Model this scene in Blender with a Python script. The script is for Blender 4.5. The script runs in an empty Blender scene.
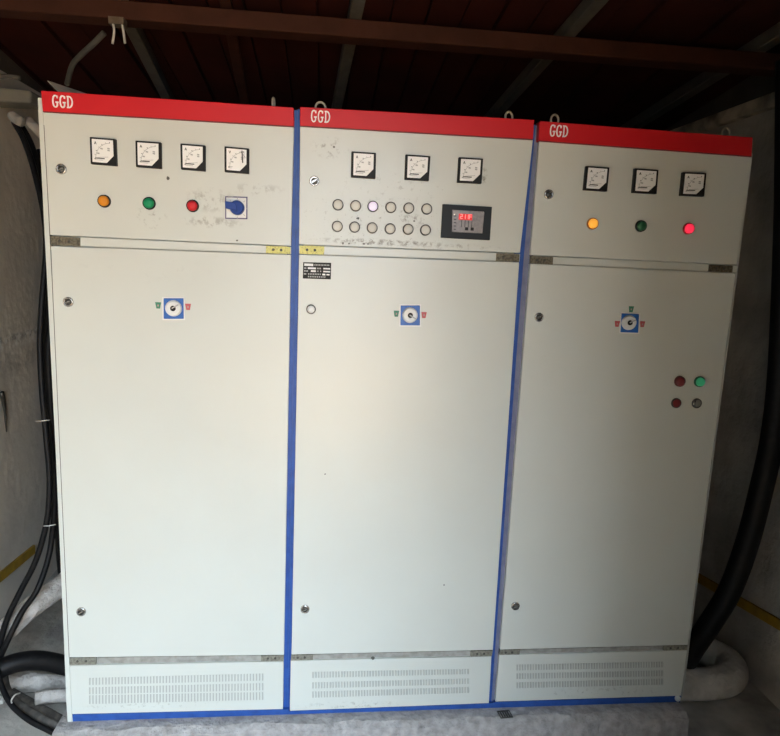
import bpy, math, random
from mathutils import Vector, Matrix

# ------------------------------------------------------------------ camera
F_PX, CX, CY = 640.35, 390.0, 368.0
CAM = Vector((0.90345, -2.20977, 1.71848))
RIGHT = Vector((0.99421323, -0.09926961, 0.04105596))
DOWN = Vector((0.02399232, -0.16733801, -0.98560761))
FWD = Vector((0.10471111, 0.98088915, -0.16398796))
cd = bpy.data.cameras.new('camera')
cam = bpy.data.objects.new('camera', cd)
bpy.context.scene.collection.objects.link(cam)
cd.sensor_fit = 'HORIZONTAL'; cd.sensor_width = 36.0
cd.lens = F_PX / 780.0 * 36.0
cd.clip_start = 0.02
m = Matrix((RIGHT, -DOWN, -FWD)).transposed().to_4x4()
m.translation = CAM
cam.matrix_world = m
bpy.context.scene.camera = cam

# ------------------------------------------------------------------ world, daylight, exposure
sc = bpy.context.scene
w = bpy.data.worlds.new('world'); sc.world = w; w.use_nodes = True
bg = w.node_tree.nodes['Background']
# overcast-type sky: brighter and bluer towards the zenith
wn = w.node_tree; wtc = wn.nodes.new('ShaderNodeTexCoord'); wsp = wn.nodes.new('ShaderNodeSeparateXYZ')
wn.links.new(wtc.outputs['Generated'], wsp.inputs[0])
wr = wn.nodes.new('ShaderNodeMapRange'); wr.inputs[1].default_value = 0.0; wr.inputs[2].default_value = 0.75
wr.inputs[3].default_value = 6.9; wr.inputs[4].default_value = 22.0
wn.links.new(wsp.outputs['Z'], wr.inputs[0]); wn.links.new(wr.outputs[0], bg.inputs[1])
wc = wn.nodes.new('ShaderNodeValToRGB'); wc.color_ramp.elements[0].position = 0.0; wc.color_ramp.elements[1].position = .6
wc.color_ramp.elements[0].color = (0.86, 0.93, 1.0, 1); wc.color_ramp.elements[1].color = (0.66, 0.83, 1.0, 1)
wn.links.new(wsp.outputs['Z'], wc.inputs[0]); wn.links.new(wc.outputs[0], bg.inputs[0])
# low daylight outside the open doorway behind the photographer
DOOR_X0, DOOR_X1, DOOR_Y, DOOR_TOP = -0.55, 1.60, -2.40, 2.62
WF = DOOR_Y
pt = bpy.data.lights.new('doorway_portal', 'AREA'); pt.shape = 'RECTANGLE'; pt.size = DOOR_X1 - DOOR_X0; pt.size_y = DOOR_TOP + .12
pt.cycles.is_portal = True
po = bpy.data.objects.new('doorway_portal', pt); po.location = ((DOOR_X0 + DOOR_X1) / 2, DOOR_Y - .14, (DOOR_TOP - .12) / 2)
po.rotation_euler = (math.radians(90), 0, 0); sc.collection.objects.link(po)
# sun standing high over the roof, falling on the yard only
sl = bpy.data.lights.new('sun', 'SUN'); sl.energy = 50.0; sl.color = (1.0, .80, .55); sl.angle = math.radians(1.0)
so = bpy.data.objects.new('sun', sl); so.location = (0, -5, 6); sc.collection.objects.link(so)
so.rotation_euler = Vector((0.0, -0.45, -1.0)).to_track_quat('-Z', 'Y').to_euler()
sc.view_settings.view_transform = 'Standard'
sc.view_settings.look = 'None'
sc.view_settings.gamma = 1.0
sc.view_settings.use_curve_mapping = False
sc.view_settings.exposure = 0.0

# ------------------------------------------------------------------ helpers
COL = sc.collection
def ray(px, py):
    return RIGHT * ((px - CX) / F_PX) + DOWN * ((py - CY) / F_PX) + FWD
def at(px, py, y=0.0):            # point on the upright plane at depth y
    d = ray(px, py); return CAM + d * ((y - CAM.y) / d.y)
def atz(px, py, z):
    d = ray(px, py); return CAM + d * ((z - CAM.z) / d.z)
def atx(px, py, x):
    d = ray(px, py); return CAM + d * ((x - CAM.x) / d.x)

class MB:
    def __init__(s): s.v = []; s.f = []; s.m = []; s.sm = []
    def add(s, vs, fs, mi=0, smooth=False):
        b = len(s.v); s.v += [Vector(v) for v in vs]
        for f in fs: s.f.append([b + i for i in f]); s.m.append(mi); s.sm.append(smooth)
        return s
    def hexa(s, a, b, mi=0):      # a: 4 front corners (TL,TR,BR,BL), b: 4 back corners
        return s.add(list(a) + list(b), [(3, 2, 1, 0), (4, 5, 6, 7), (0, 1, 5, 4), (1, 2, 6, 5), (2, 3, 7, 6), (3, 0, 4, 7)], mi)
    def box(s, x0, x1, y0, y1, z0, z1, mi=0):
        a = [(x0, y0, z1), (x1, y0, z1), (x1, y0, z0), (x0, y0, z0)]
        b = [(x, y1, z) for x, y, z in a]
        return s.hexa(a, b, mi)
    def quad(s, c, y0, y1, mi=0): # c: pixel corners TL,TR,BR,BL read on the plane y0
        a = [at(px, py, y0) for px, py in c]
        return s.hexa(a, [Vector((p.x, y1, p.z)) for p in a], mi)
    def prism(s, pts, y0, y1, mi=0):   # polygon in x,z (clockwise seen from the front), pulled in y
        n = len(pts)
        vs = [(x, y0, z) for x, z in pts] + [(x, y1, z) for x, z in pts]
        fs = [tuple(range(n))[::-1], tuple(range(n, 2 * n))]
        fs += [(i, (i + 1) % n, n + (i + 1) % n, n + i) for i in range(n)]
        return s.add(vs, fs, mi)
    def lathe(s, c, prof, n=24, mi=0, cap=True):  # axis along y; prof: (y offset, radius) front first
        c = Vector(c); vs = []; fs = []
        for (yy, r) in prof:
            for k in range(n):
                a = 2 * math.pi * k / n
                vs.append(c + Vector((r * math.cos(a), yy, r * math.sin(a))))
        for j in range(len(prof) - 1):
            for k in range(n):
                k2 = (k + 1) % n
                fs.append((j * n + k, j * n + k2, (j + 1) * n + k2, (j + 1) * n + k))
        if cap:
            fs.append(tuple(range(n))); fs.append(tuple(range((len(prof) - 1) * n, len(prof) * n))[::-1])
        return s.add(vs, fs, mi, True)
    def tube(s, pts, r, n=14, mi=0, closed=False, wob=0, seed=0):
        rnd = random.Random(seed)
        pts = [Vector(p) for p in pts]; N = len(pts); vs = []; fs = []
        up = Vector((0.13, 0.31, 0.94)).normalized(); prev = None
        for i, p in enumerate(pts):
            if closed: t = pts[(i + 1) % N] - pts[i - 1]
            else: t = pts[min(i + 1, N - 1)] - pts[max(i - 1, 0)]
            t.normalize()
            if prev is None:
                u = t.cross(up)
                if u.length < .05: u = t.cross(Vector((1, 0, 0)))
                u.normalize()
            else:
                u = (prev - t * prev.dot(t)).normalized()
            prev = u; q = t.cross(u)
            rr = (r[i] if isinstance(r, (list, tuple)) else r)
            for k in range(n):
                a = 2 * math.pi * k / n
                e = rr * (1 + wob * (rnd.random() - .5))
                vs.append(p + (u * math.cos(a) + q * math.sin(a)) * e)
        M = N if closed else N - 1
        for i in range(M):
            j = (i + 1) % N
            for k in range(n):
                k2 = (k + 1) % n
                fs.append((i * n + k, i * n + k2, j * n + k2, j * n + k))
        if not closed:
            fs.append(tuple(range(n))[::-1]); fs.append(tuple(range((N - 1) * n, N * n)))
        return s.add(vs, fs, mi, True)
    def build(s, name, mats, parent=None, bevel=0, label=None, seg=2):
        if not isinstance(mats, (list, tuple)): mats = [mats]
        if parent is not None: org = world_loc(parent)
        else:
            xs = [v.x for v in s.v]; ys = [v.y for v in s.v]; zs = [v.z for v in s.v]
            org = Vector(((min(xs) + max(xs)) / 2, (min(ys) + max(ys)) / 2, min(zs)))
        me = bpy.data.meshes.new(name)
        me.from_pydata([tuple(v - org) for v in s.v], [], s.f)
        for mt in mats: me.materials.append(mt)
        for p, mi, sm in zip(me.polygons, s.m, s.sm): p.material_index = mi; p.use_smooth = sm
        import bmesh
        bm = bmesh.new(); bm.from_mesh(me); bmesh.ops.recalc_face_normals(bm, faces=bm.faces); bm.to_mesh(me); bm.free()
        o = bpy.data.objects.new(name, me); COL.objects.link(o)
        if parent is not None: o.parent = parent; o['_w'] = list(org)
        else: o.location = org; o['_w'] = list(org)
        if bevel:
            b = o.modifiers.new('bevel', 'BEVEL'); b.width = bevel; b.segments = seg; b.limit_method = 'ANGLE'
            b.angle_limit = math.radians(40); b.harden_normals = False
        if label: o['label'] = label
        return o
def world_loc(o): return Vector(o['_w'])
def empty(name, loc, label, cat, group=None):
    o = bpy.data.objects.new(name, None); o.location = loc; o['_w'] = list(loc); o.empty_display_size = .1
    COL.objects.link(o); return tag(o, label, cat, group)
def tag(o, label, cat, group=None, kind=None):
    o['label'] = label; o['category'] = cat
    if group: o['group'] = group
    if kind: o['kind'] = kind
    return o
def struct(o): o['kind'] = 'structure'; return o
def spline(P, n=10):               # Catmull-Rom through the points
    P = [Vector(p) for p in P]; out = []
    Q = [P[0] * 2 - P[1]] + P + [P[-1] * 2 - P[-2]]
    for i in range(1, len(Q) - 2):
        for k in range(n):
            t = k / n; a, b, c, d = Q[i - 1:i + 3]
            out.append(.5 * ((2 * b) + (c - a) * t + (2 * a - 5 * b + 4 * c - d) * t * t + (3 * b - a - 3 * c + d) * t ** 3))
    out.append(P[-1]); return out

# ------------------------------------------------------------------ materials
def mat(name, col, rough=.5, metal=0, noise=None, bump=None, emit=None, spec=.5, coat=0):
    """noise: (scale, colour2, low, high[, detail]); bump: (scale, strength, distance)"""
    mt = bpy.data.materials.new(name); mt.use_nodes = True; nt = mt.node_tree; B = nt.nodes['Principled BSDF']
    B.inputs['Base Color'].default_value = (*col, 1); B.inputs['Roughness'].default_value = rough
    B.inputs['Metallic'].default_value = metal; B.inputs['Specular IOR Level'].default_value = spec
    B.inputs['Coat Weight'].default_value = coat
    tc = nt.nodes.new('ShaderNodeTexCoord')
    if noise:
        n = nt.nodes.new('ShaderNodeTexNoise'); n.inputs['Scale'].default_value = noise[0]
        n.inputs['Detail'].default_value = noise[4] if len(noise) > 4 else 5
        nt.links.new(tc.outputs['Object'], n.inputs['Vector'])
        r = nt.nodes.new('ShaderNodeValToRGB'); r.color_ramp.elements[0].position = noise[2]; r.color_ramp.elements[1].position = noise[3]
        r.color_ramp.elements[0].color = (*col, 1); r.color_ramp.elements[1].color = (*noise[1], 1)
        nt.links.new(n.outputs['Fac'], r.inputs['Fac']); nt.links.new(r.outputs['Color'], B.inputs['Base Color'])
    if bump:
        n = nt.nodes.new('ShaderNodeTexNoise'); n.inputs['Scale'].default_value = bump[0]; n.inputs['Detail'].default_value = 4
        nt.links.new(tc.outputs['Object'], n.inputs['Vector'])
        b = nt.nodes.new('ShaderNodeBump'); b.inputs['Strength'].default_value = bump[1]; b.inputs['Distance'].default_value = bump[2]
        nt.links.new(n.outputs['Fac'], b.inputs['Height']); nt.links.new(b.outputs['Normal'], B.inputs['Normal'])
    if emit:
        B.inputs['Emission Color'].default_value = (*emit[0], 1); B.inputs['Emission Strength'].default_value = emit[1]
    return mt

def add_smudges(mt, spots, col=(.23, .21, .16)):
    """grime of its own shape: thresholded noise kept inside ellipses. spots: (x, z, rx, rz, noise scale, threshold, strength[, stretch]) in world metres"""
    nt = mt.node_tree; B = nt.nodes['Principled BSDF']; L = nt.links
    geo = nt.nodes.new('ShaderNodeNewGeometry')
    src = B.inputs['Base Color'].links[0].from_socket if B.inputs['Base Color'].links else None
    cur = src
    for (x, z, rx, rz, ns, th, st) in spots:
        sub = nt.nodes.new('ShaderNodeVectorMath'); sub.operation = 'SUBTRACT'; sub.inputs[1].default_value = (x, 0, z)
        L.new(geo.outputs['Position'], sub.inputs[0])
        mul = nt.nodes.new('ShaderNodeVectorMath'); mul.operation = 'MULTIPLY'; mul.inputs[1].default_value = (1 / rx, 0, 1 / rz)
        L.new(sub.outputs[0], mul.inputs[0])
        ln = nt.nodes.new('ShaderNodeVectorMath'); ln.operation = 'LENGTH'; L.new(mul.outputs[0], ln.inputs[0])
        mr = nt.nodes.new('ShaderNodeMapRange'); mr.inputs[1].default_value = .4; mr.inputs[2].default_value = 1.0
        mr.inputs[3].default_value = 1; mr.inputs[4].default_value = 0; L.new(ln.outputs['Value'], mr.inputs[0])
        n = nt.nodes.new('ShaderNodeTexNoise'); n.inputs['Scale'].default_value = ns; n.inputs['Detail'].default_value = 6
        n.inputs['Roughness'].default_value = .7; L.new(geo.outputs['Position'], n.inputs['Vector'])
        m2 = nt.nodes.new('ShaderNodeMapRange'); m2.inputs[1].default_value = th; m2.inputs[2].default_value = th + .09
        L.new(n.outputs['Fac'], m2.inputs[0])
        a = nt.nodes.new('ShaderNodeMath'); a.operation = 'MULTIPLY'; L.new(mr.outputs[0], a.inputs[0]); L.new(m2.outputs[0], a.inputs[1])
        a2 = nt.nodes.new('ShaderNodeMath'); a2.operation = 'MULTIPLY'; a2.inputs[1].default_value = st; L.new(a.outputs[0], a2.inputs[0])
        mx = nt.nodes.new('ShaderNodeMix'); mx.data_type = 'RGBA'; mx.inputs['B'].default_value = (*col, 1)
        mx.inputs['A'].default_value = B.inputs['Base Color'].default_value
        if cur: L.new(cur, mx.inputs['A'])
        L.new(a2.outputs[0], mx.inputs['Factor']); cur = mx.outputs['Result']
    L.new(cur, B.inputs['Base Color']); return mt

CREAM = (.665, .685, .635)
def cream(name): return mat(name, CREAM, .31, noise=(3, (.635, .65, .60), .35, .75), bump=(140, .16, .001))
M_cream = cream('cream_paint')
M_door = cream('cream_door_paint')
M_red = mat('red_header_paint', (.62, .012, .018), .42, spec=.3, bump=(120, .06, .001))
M_blue = mat('blue_frame_paint', (.028, .095, .37), .45, noise=(30, (.020, .07, .28), .4, .7), spec=.35)
M_postsheen = mat('lilac_post_sheen', (.20, .21, .30), .4, noise=(30, (.15, .16, .26), .4, .7))  # reflection on the third cabinet's left post, put into its colour
M_letter = mat('white_lettering', (.92, .90, .88), .6)
M_white = mat('white_plastic', (.80, .80, .78), .4)
M_dial = mat('dial_card', (.93, .92, .90), .4)
M_black = mat('black_plastic', (.010, .009, .008), .5, spec=.25)
M_ink = mat('black_ink', (.03, .03, .03), .5)
M_grey_ink = mat('grey_ink', (.45, .45, .44), .5)
M_chrome = mat('chrome', (.55, .54, .52), .25, metal=1, noise=(90, (.3, .29, .27), .4, .7))
M_dkmetal = mat('dark_metal', (.10, .095, .085), .4, metal=.8)
M_hinge = mat('tarnished_hinge_metal', (.20, .175, .12), .5, metal=.5, noise=(120, (.07, .055, .035), .4, .62), bump=(160, .5, .002))
M_yellow = mat('yellow_sticker', (.75, .70, .22), .5, noise=(180, (.45, .40, .12), .52, .66))
M_green_off = mat('green_lens', (.01, .30, .12), .5, spec=.3)
M_red_off = mat('red_lens', (.62, .02, .03), .5, spec=.3)
M_darkred = mat('dark_red_lens', (.22, .015, .02), .3, coat=.5)
M_amber_off = mat('amber_lens', (.75, .27, .02), .5, spec=.3)
M_amber_on = mat('lit_amber_lens', (.8, .30, .03), .3, emit=((1, .42, .05), .75))
M_green_dim = mat('dark_green_lens', (.015, .13, .05), .3, coat=.5)
M_red_on = mat('lit_red_lens', (.8, .03, .06), .3, emit=((1, .03, .08), .85))
M_green_on = mat('lit_green_lens', (.05, .5, .25), .3, emit=((.10, .70, .30), .10))
M_lilac_on = mat('lit_lilac_button', (.8, .72, .85), .4, emit=((.85, .72, 1), .35))
M_screen = mat('brushed_display_panel', (.28, .25, .24), .35, metal=.3, noise=(90, (.2, .18, .18), .4, .7))
M_led = mat('red_led', (.8, .05, .05), .4, emit=((1, .25, .22), 1.3))
M_ledbg = mat('red_led_window', (.35, .01, .01), .3, emit=((1, .02, .02), .45))
M_swblue = mat('blue_switch_plastic', (.012, .05, .27), .45, spec=.3)
M_emblue = mat('blue_handle_plate', (.015, .12, .45), .4)
M_tagmark = mat('faded_tag_mark', (.42, .30, .28), .5)
M_tagred = mat('red_tag', (.55, .10, .11), .5)
M_taggreen = mat('green_tag', (.04, .22, .13), .5)
M_plate = mat('black_rating_plate', (.022, .021, .019), .5, spec=.2)
M_gap = mat('dark_seam', (.10, .095, .08), .6)
M_slot = mat('vent_slot_grey', (.46, .46, .43), .6)

M_wall = mat('grey_plaster', (.74, .68, .59), .85, noise=(3.2, (.60, .56, .50), .35, .7, 8), bump=(14, .35, .02))
M_wall_r = mat('rough_cement_wall', (.60, .57, .52), .9, noise=(5, (.38, .36, .33), .35, .7, 8), bump=(20, .6, .02))
M_floor = mat('concrete_floor', (.52, .50, .46), .85, noise=(7, (.30, .285, .265), .38, .66, 9), bump=(28, .7, .012))
M_lightblock = mat('dark_light_block', (.06, .053, .045), .9, noise=(3, (.045, .04, .035), .4, .7))
M_darkwall = mat('dark_brick', (.10, .085, .07), .9, noise=(5, (.07, .06, .05), .4, .7))  # one dark tone for the front, back and upper side walls
M_warmbounce = mat('ochre_bounce', (.33, .27, .18), .9, noise=(2, (.28, .23, .15), .4, .7))
M_yard = mat('sunlit_yard_soil', (.50, .35, .19), .9, noise=(2, (.42, .30, .16), .4, .7))
M_plinth = mat('pale_concrete', (.47, .445, .435), .8, noise=(30, (.32, .30, .29), .36, .64, 10), bump=(45, 1.0, .014))
M_ceil = mat('dark_red_roof_boards', (.045, .010, .007), .8, noise=(4, (.030, .008, .006), .4, .7), bump=(8, .3, .01), spec=.12)
M_beam = mat('brown_roof_beam', (.062, .024, .016), .75, noise=(9, (.045, .018, .012), .4, .7), bump=(30, .4, .005), spec=.12)
M_rafter = mat('grey_steel_rafter', (.10, .096, .085), .6, noise=(14, (.07, .066, .058), .4, .7))
M_rubber = mat('black_rubber', (.005, .005, .006), .5, noise=(40, (.014, .013, .012), .5, .8), spec=.25)
M_dusty = mat('dusty_black_cable', (.06, .055, .05), .75, noise=(35, (.14, .125, .11), .42, .7, 7), bump=(60, .5, .003))
M_wrap = mat('white_wrapping_film', (.56, .53, .50), .45, noise=(12, (.34, .315, .29), .42, .66, 8), bump=(22, 1.0, .03))
M_ductfilm = mat('duct_film', (.80, .76, .70), .5, noise=(9, (.55, .52, .47), .42, .68, 7), bump=(22, 1.0, .02))
M_wrapdirty = mat('dirty_white_wrapping', (.38, .355, .325), .55, noise=(14, (.24, .22, .19), .4, .7), bump=(30, .8, .012))
M_yellowbar = mat('yellow_painted_steel', (.42, .26, .02), .55, noise=(20, (.30, .18, .02), .4, .7))
M_tie = mat('white_tie', (.6, .58, .54), .5)
M_galv = mat('galvanised_sheet', (.50, .46, .42), .6, noise=(20, (.36, .33, .29), .4, .7))
M_rust = mat('weathered_scrap', (.10, .07, .045), .8, noise=(30, (.16, .13, .1), .4, .7))

# ------------------------------------------------------------------ the room
FZ = -0.12
WL, WR, WB = -0.60, 2.90, 2.30
SL = (ray(290, 343)); SLX, SLZ = SL.x / SL.y, SL.z / SL.y     # run of the rafters: they fall towards the back wall
BY0, BY1 = 0.50, 0.60                                           # cross beam depth
BT = at(360, 19, BY0).z; BB = at(350, 45, BY1).z
def raf_z(y): return BT + SLZ * (y - BY0)                       # underside of the rafters
RH = .055
struct(MB().box(WL - .2, WR + .2, WF - .2, WB + .2, FZ - .1, FZ).build('floor', M_floor))
ZLT = atx(16, 79, WL).z
struct(MB().box(WL - .15, WL, WF - .15, WB + .15, FZ, ZLT).build('wall_left', M_wall))
struct(MB().box(WL - .15, WL - .03, WF - .15, WB + .15, ZLT, 3.25).build('wall_left', M_darkwall))
struct(MB().box(WR, WR + .15, WF - .15, WB + .15, FZ, 2.53).build('wall_right', M_wall_r))
struct(MB().box(WR + .02, WR + .15, WF - .15, WB + .15, 2.53, 3.25).build('wall_right', M_darkwall))
struct(MB().box(-.9, -.05, -10.4, WF - .16, FZ, 5.5).build('wall_light_block_left', M_lightblock))  # added unseen wall, blocks daylight coming from the left
struct(MB().box(3.6, 3.8, -10.4, WF - .16, FZ, 5.5).build('wall_warm_bounce_right', M_warmbounce))  # added unseen wall, narrows the open sky and bounces warm light
struct(MB().box(-9, 9, -12, WF - .2, FZ - .12, FZ - .01).build('floor', M_yard))
struct(MB().box(WL, WR, WB, WB + .15, FZ, 2.85).build('wall_back', M_darkwall))
mb = MB()
mb.box(WL, DOOR_X0, WF - .15, WF, FZ, 3.3); mb.box(DOOR_X1, WR, WF - .15, WF, FZ, 3.3); mb.box(DOOR_X0, DOOR_X1, WF - .15, WF, DOOR_TOP, 3.3)
struct(mb.build('wall_front', M_darkwall))  # unseen front wall, coloured dark to hold down bounced light
# sloping boarded roof, in ribs
mb = MB(); nb = 26; x0, x1 = WL - .15, WR + .15
for i in range(nb):
    a = x0 + (x1 - x0) * i / nb; b = x0 + (x1 - x0) * (i + 1) / nb - .012
    t = .012 * (i % 2)
    ya, yb = WF - .15, WB + .15
    za, zb = raf_z(ya) + RH + t, raf_z(yb) + RH + t
    mb.hexa([(a, ya, za + .03), (b, ya, za + .03), (b, ya, za), (a, ya, za)], [(a, yb, zb + .03), (b, yb, zb + .03), (b, yb, zb), (a, yb, zb)])
ya, yb = WF - .15, WB + .15; za, zb = raf_z(ya) + RH + .04, raf_z(yb) + RH + .04
mb.hexa([(x0, ya, za + .03), (x1, ya, za + .03), (x1, ya, za), (x0, ya, za)], [(x0, yb, zb + .03), (x1, yb, zb + .03), (x1, yb, zb), (x0, yb, zb)])
struct(mb.build('ceiling', M_ceil))
# ledge running along the right wall near its top
la, lb = atx(700, 128, WR - .0), atx(780, 92, WR - .0)
zl = (la.z + lb.z) / 2
M_ledge = mat('ledge_plaster', (.62, .56, .46), .85, noise=(9, (.2, .18, .15), .4, .7), bump=(20, .5, .01))
struct(MB().box(WR - .05, WR, WF, WB, zl - .05, zl + .01).build('trim_1', M_ledge, bevel=.006))

# plinth the cabinets stand on: broken, slightly uneven front edge
random.seed(4)
mb = MB(); xs = [-.03 + i * (2.408 / 40) for i in range(41)]
top = []; lip = []; low = []
for i, x in enumerate(xs):
    j = random.uniform(-.010, .010)
    top.append((x, -.045 + j, -.001)); lip.append((x, -.068 + j * 1.2 + random.uniform(-.004, .004), -.016 + random.uniform(-.004, .004)))
    low.append((x, -.080 + j * .5, FZ))
back = [(x, .95, -.001) for x in xs]; bk2 = [(x, .95, FZ) for x in xs]; n = len(xs)
V = back + top + lip + low + bk2; Fc = []
for r in range(4):
    for i in range(n - 1): Fc.append((r * n + i, (r + 1) * n + i, (r + 1) * n + i + 1, r * n + i + 1))
Fc.append((0, 4 * n, 3 * n, 2 * n, n)); Fc.append((n - 1, 2 * n - 1, 3 * n - 1, 4 * n - 1, 5 * n - 1)); Fc.append(tuple(4 * n + i for i in range(n)) + tuple(3 * n + i for i in range(n - 1, -1, -1)))
mb.add(V, Fc); pl = mb.build('concrete_plinth', M_plinth)
tag(pl, 'low pale concrete plinth with chipped front edge under the three cabinets', 'plinth')

# beams and rafters
def rafter(px, py, wd, name, label, material, y0=WF, y1=WB, h=RH, drop=0):
    # passes through the pixel, just under the roof boards, running along the slope
    d = ray(px, py); z0 = raf_z(0) - drop
    t = (z0 - CAM.z + SLZ * CAM.y) / (d.z - SLZ * d.y); p = CAM + d * t
    def c(y, s): return p.x + SLX * (y - p.y) + s * wd / 2
    a = [(c(y0, -1), y0, raf_z(y0) + h - drop), (c(y0, 1), y0, raf_z(y0) + h - drop), (c(y0, 1), y0, raf_z(y0) - drop), (c(y0, -1), y0, raf_z(y0) - drop)]
    b = [(c(y1, -1), y1, raf_z(y1) + h - drop), (c(y1, 1), y1, raf_z(y1) + h - drop), (c(y1, 1), y1, raf_z(y1) - drop), (c(y1, -1), y1, raf_z(y1) - drop)]
    o = MB().hexa(a, b).build(name, material, bevel=.004)
    return tag(o, label, 'rafter', 'roof rafters')
rafter(142, 52, .050, 'roof_rafter', 'grey steel rafter running back above the left cabinet', M_rafter)
rafter(344, 75, .050, 'roof_rafter', 'grey steel rafter running back above the middle cabinet near its lettering', M_rafter)
rafter(526, 84, .052, 'roof_rafter', 'grey steel rafter running back above the seam of the middle and right cabinets', M_rafter)
rafter(690, 95, .055, 'roof_rafter', 'dim grey steel rafter above the right end of the right cabinet', M_rafter)
rafter(236, 60, .045, 'wooden_batten', 'dark brown wooden batten between the two leftmost grey rafters', M_beam, h=.03, drop=-.025)
o = MB().box(WL, WR, BY0, BY1, BB, BT).build('roof_beam', M_beam, bevel=.006); tag(o, 'brown beam crossing under the grey rafters above the cabinets', 'beam')
# ------------------------------------------------------------------ cabinets
def px_avg(c): return sum(a for a, b in c) / len(c), sum(b for a, b in c) / len(c)
GG = [[(.86, .80), (.80, .92), (.66, .985), (.50, 1.0), (.34, .97), (.20, .86), (.12, .68), (.10, .5), (.12, .32), (.20, .14), (.34, .03), (.50, 0), (.66, .02), (.80, .10), (.84, .2), (.84, .42)],
      [(.62, .42), (1.0, .42)], [(.86, .80), (.87, .96)]]
DD = [[(.05, .98), (.40, .98), (.62, .93), (.80, .80), (.90, .62), (.92, .5), (.90, .38), (.80, .20), (.62, .07), (.40, .02), (.05, .02)], [(.20, .98), (.20, .02)]]
def strokes(mb, lines, org, sx, sz, y, wd, shear=0, mi=0, lift=.0012):
    """flat letter strokes standing proud of a surface at depth y"""
    nseg = 0
    for ln in lines:
        P = [Vector((org[0] + a * sx, 0, org[1] + b * sz + a * sx * shear)) for a, b in ln]
        for a, b in zip(P[:-1], P[1:]):
            d = (b - a); L = d.length; d.normalize(); nrm = Vector((-d.z, 0, d.x)) * wd / 2; e = d * wd * .3
            q = [a - e + nrm, b + e + nrm, b + e - nrm, a - e - nrm]
            mb.prism([(v.x, v.z) for v in q], y - lift - nseg * 4e-5, y + .0002, mi); nseg += 1

def slope(c):  # in-plane tilt of a measured pixel quad's top edge
    a, b = at(*c[0]), at(*c[1]); return (b.z - a.z) / (b.x - a.x)

def meter(cab, c, style='A', lab=None):
    """square panel meter from its four measured pixel corners"""
    yf = -.014
    P = [at(a, b, yf) for a, b in c]
    bez = MB().hexa(P, [Vector((v.x, .004, v.z)) for v in P]).build('panel_meter', M_black, cab, bevel=.002, label=lab)
    def uv(u, v):  # bilinear on the bezel
        t = P[3].lerp(P[2], u); s = P[0].lerp(P[1], u); return t.lerp(s, v)
    poly = [(.09, .93), (.90, .93), (.90, .36), (.63, .08), (.09, .08)]
    pts = [(uv(u, v).x, uv(u, v).z) for u, v in poly]
    MB().prism(pts, yf - .0025, yf + .002).build('dial_face', M_dial, bez)
    mk = MB(); yy = yf - .0025; cnt = [0]
    def line(a, b, wd, mi=0):
        A, B = uv(*a), uv(*b); d = (B - A); d.y = 0; d.normalize(); nn = Vector((-d.z, 0, d.x)) * wd / 2
        mk.prism([((A + nn).x, (A + nn).z), ((B + nn).x, (B + nn).z), ((B - nn).x, (B - nn).z), ((A - nn).x, (A - nn).z)], yy - .0005 - cnt[0] * 2e-5, yy + .0003, mi); cnt[0] += 1
    cx, cy, R = .80, .22, .58
    pr = None
    for k in range(13):
        a = math.radians(180 - 90 * k / 12 - (-2)); q = (cx + R * math.cos(a), cy + R * math.sin(a) * 1.02)
        if pr and k % 1 == 0: line(pr, q, .0012, 1)
        if k % 2 == 0:
            q2 = (cx + (R + .06) * math.cos(a), cy + (R + .06) * math.sin(a)); line(q, q2, .0014, 0 if k % 4 == 0 else 1)
        pr = q
    for k, (u, v) in enumerate([(.32, .42), (.45, .60), (.72, .62), (.72, .55)]):   # scale numerals, too small to read
        line((u - .04, v), (u + .05, v - .015), .004, 1)
    # unit letter
    if style == 'A':
        line((.19, .74), (.225, .84), .0015); line((.225, .84), (.26, .74), .0015); line((.205, .775), (.25, .775), .0012)
        line((.20, .23), (.56, .23), .003); line((.20, .17), (.50, .17), .0012, 1)
        line((.70, .30), (.30, .26), .0012, 1)
    else:
        line((.19, .84), (.225, .74), .0015); line((.225, .74), (.26, .84), .0015)
        line((.16, .22), (.34, .22), .0015, 1); line((.16, .17), (.30, .17), .0012, 1)
        line((.72, .88), (.75, .40), .0035); line((.66, .84), (.86, .62), .0012)
        line((.80, .86), (.80, .55), .0018, 1)
    mk.build('dial_marking', [M_ink, M_grey_ink], bez)

def lamp(cab, px, py, lens, ringm=None, r=.0195, lab=None):
    c = at(px, py, -.008)
    b = MB().lathe((c.x, 0, c.z), [(-.007, r * .80), (-.009, r), (-.0005, r * 1.05), (.003, r * 1.05)]).build('indicator_lamp', ringm or M_black, cab, label=lab)
    MB().lathe((c.x, 0, c.z), [(-.019, r * .30), (-.0175, r * .62), (-.014, r * .80), (-.006, r * .86), (-.002, r * .84)]).build('lamp_lens', lens, b)

def pushbutton(cab, px, py, facem, r=.0195, lab=None):
    c = at(px, py, -.008)
    b = MB().lathe((c.x, 0, c.z), [(-.003, r * .80), (-.0072, r * .82), (-.0080, r * .92), (-.006, r), (.003, r * 1.02)]).build('push_button', M_chromedark, cab, label=lab)
    MB().lathe((c.x, 0, c.z), [(-.0078, r * .3), (-.0076, r * .76), (-.0070, r * .81), (-.002, r * .81)]).build('button_cap', facem, b)
M_chromedark = mat('dull_button_ring', (.055, .048, .04), .45)
M_cap = mat('cream_button_cap', (.66, .645, .58), .4)

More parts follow.
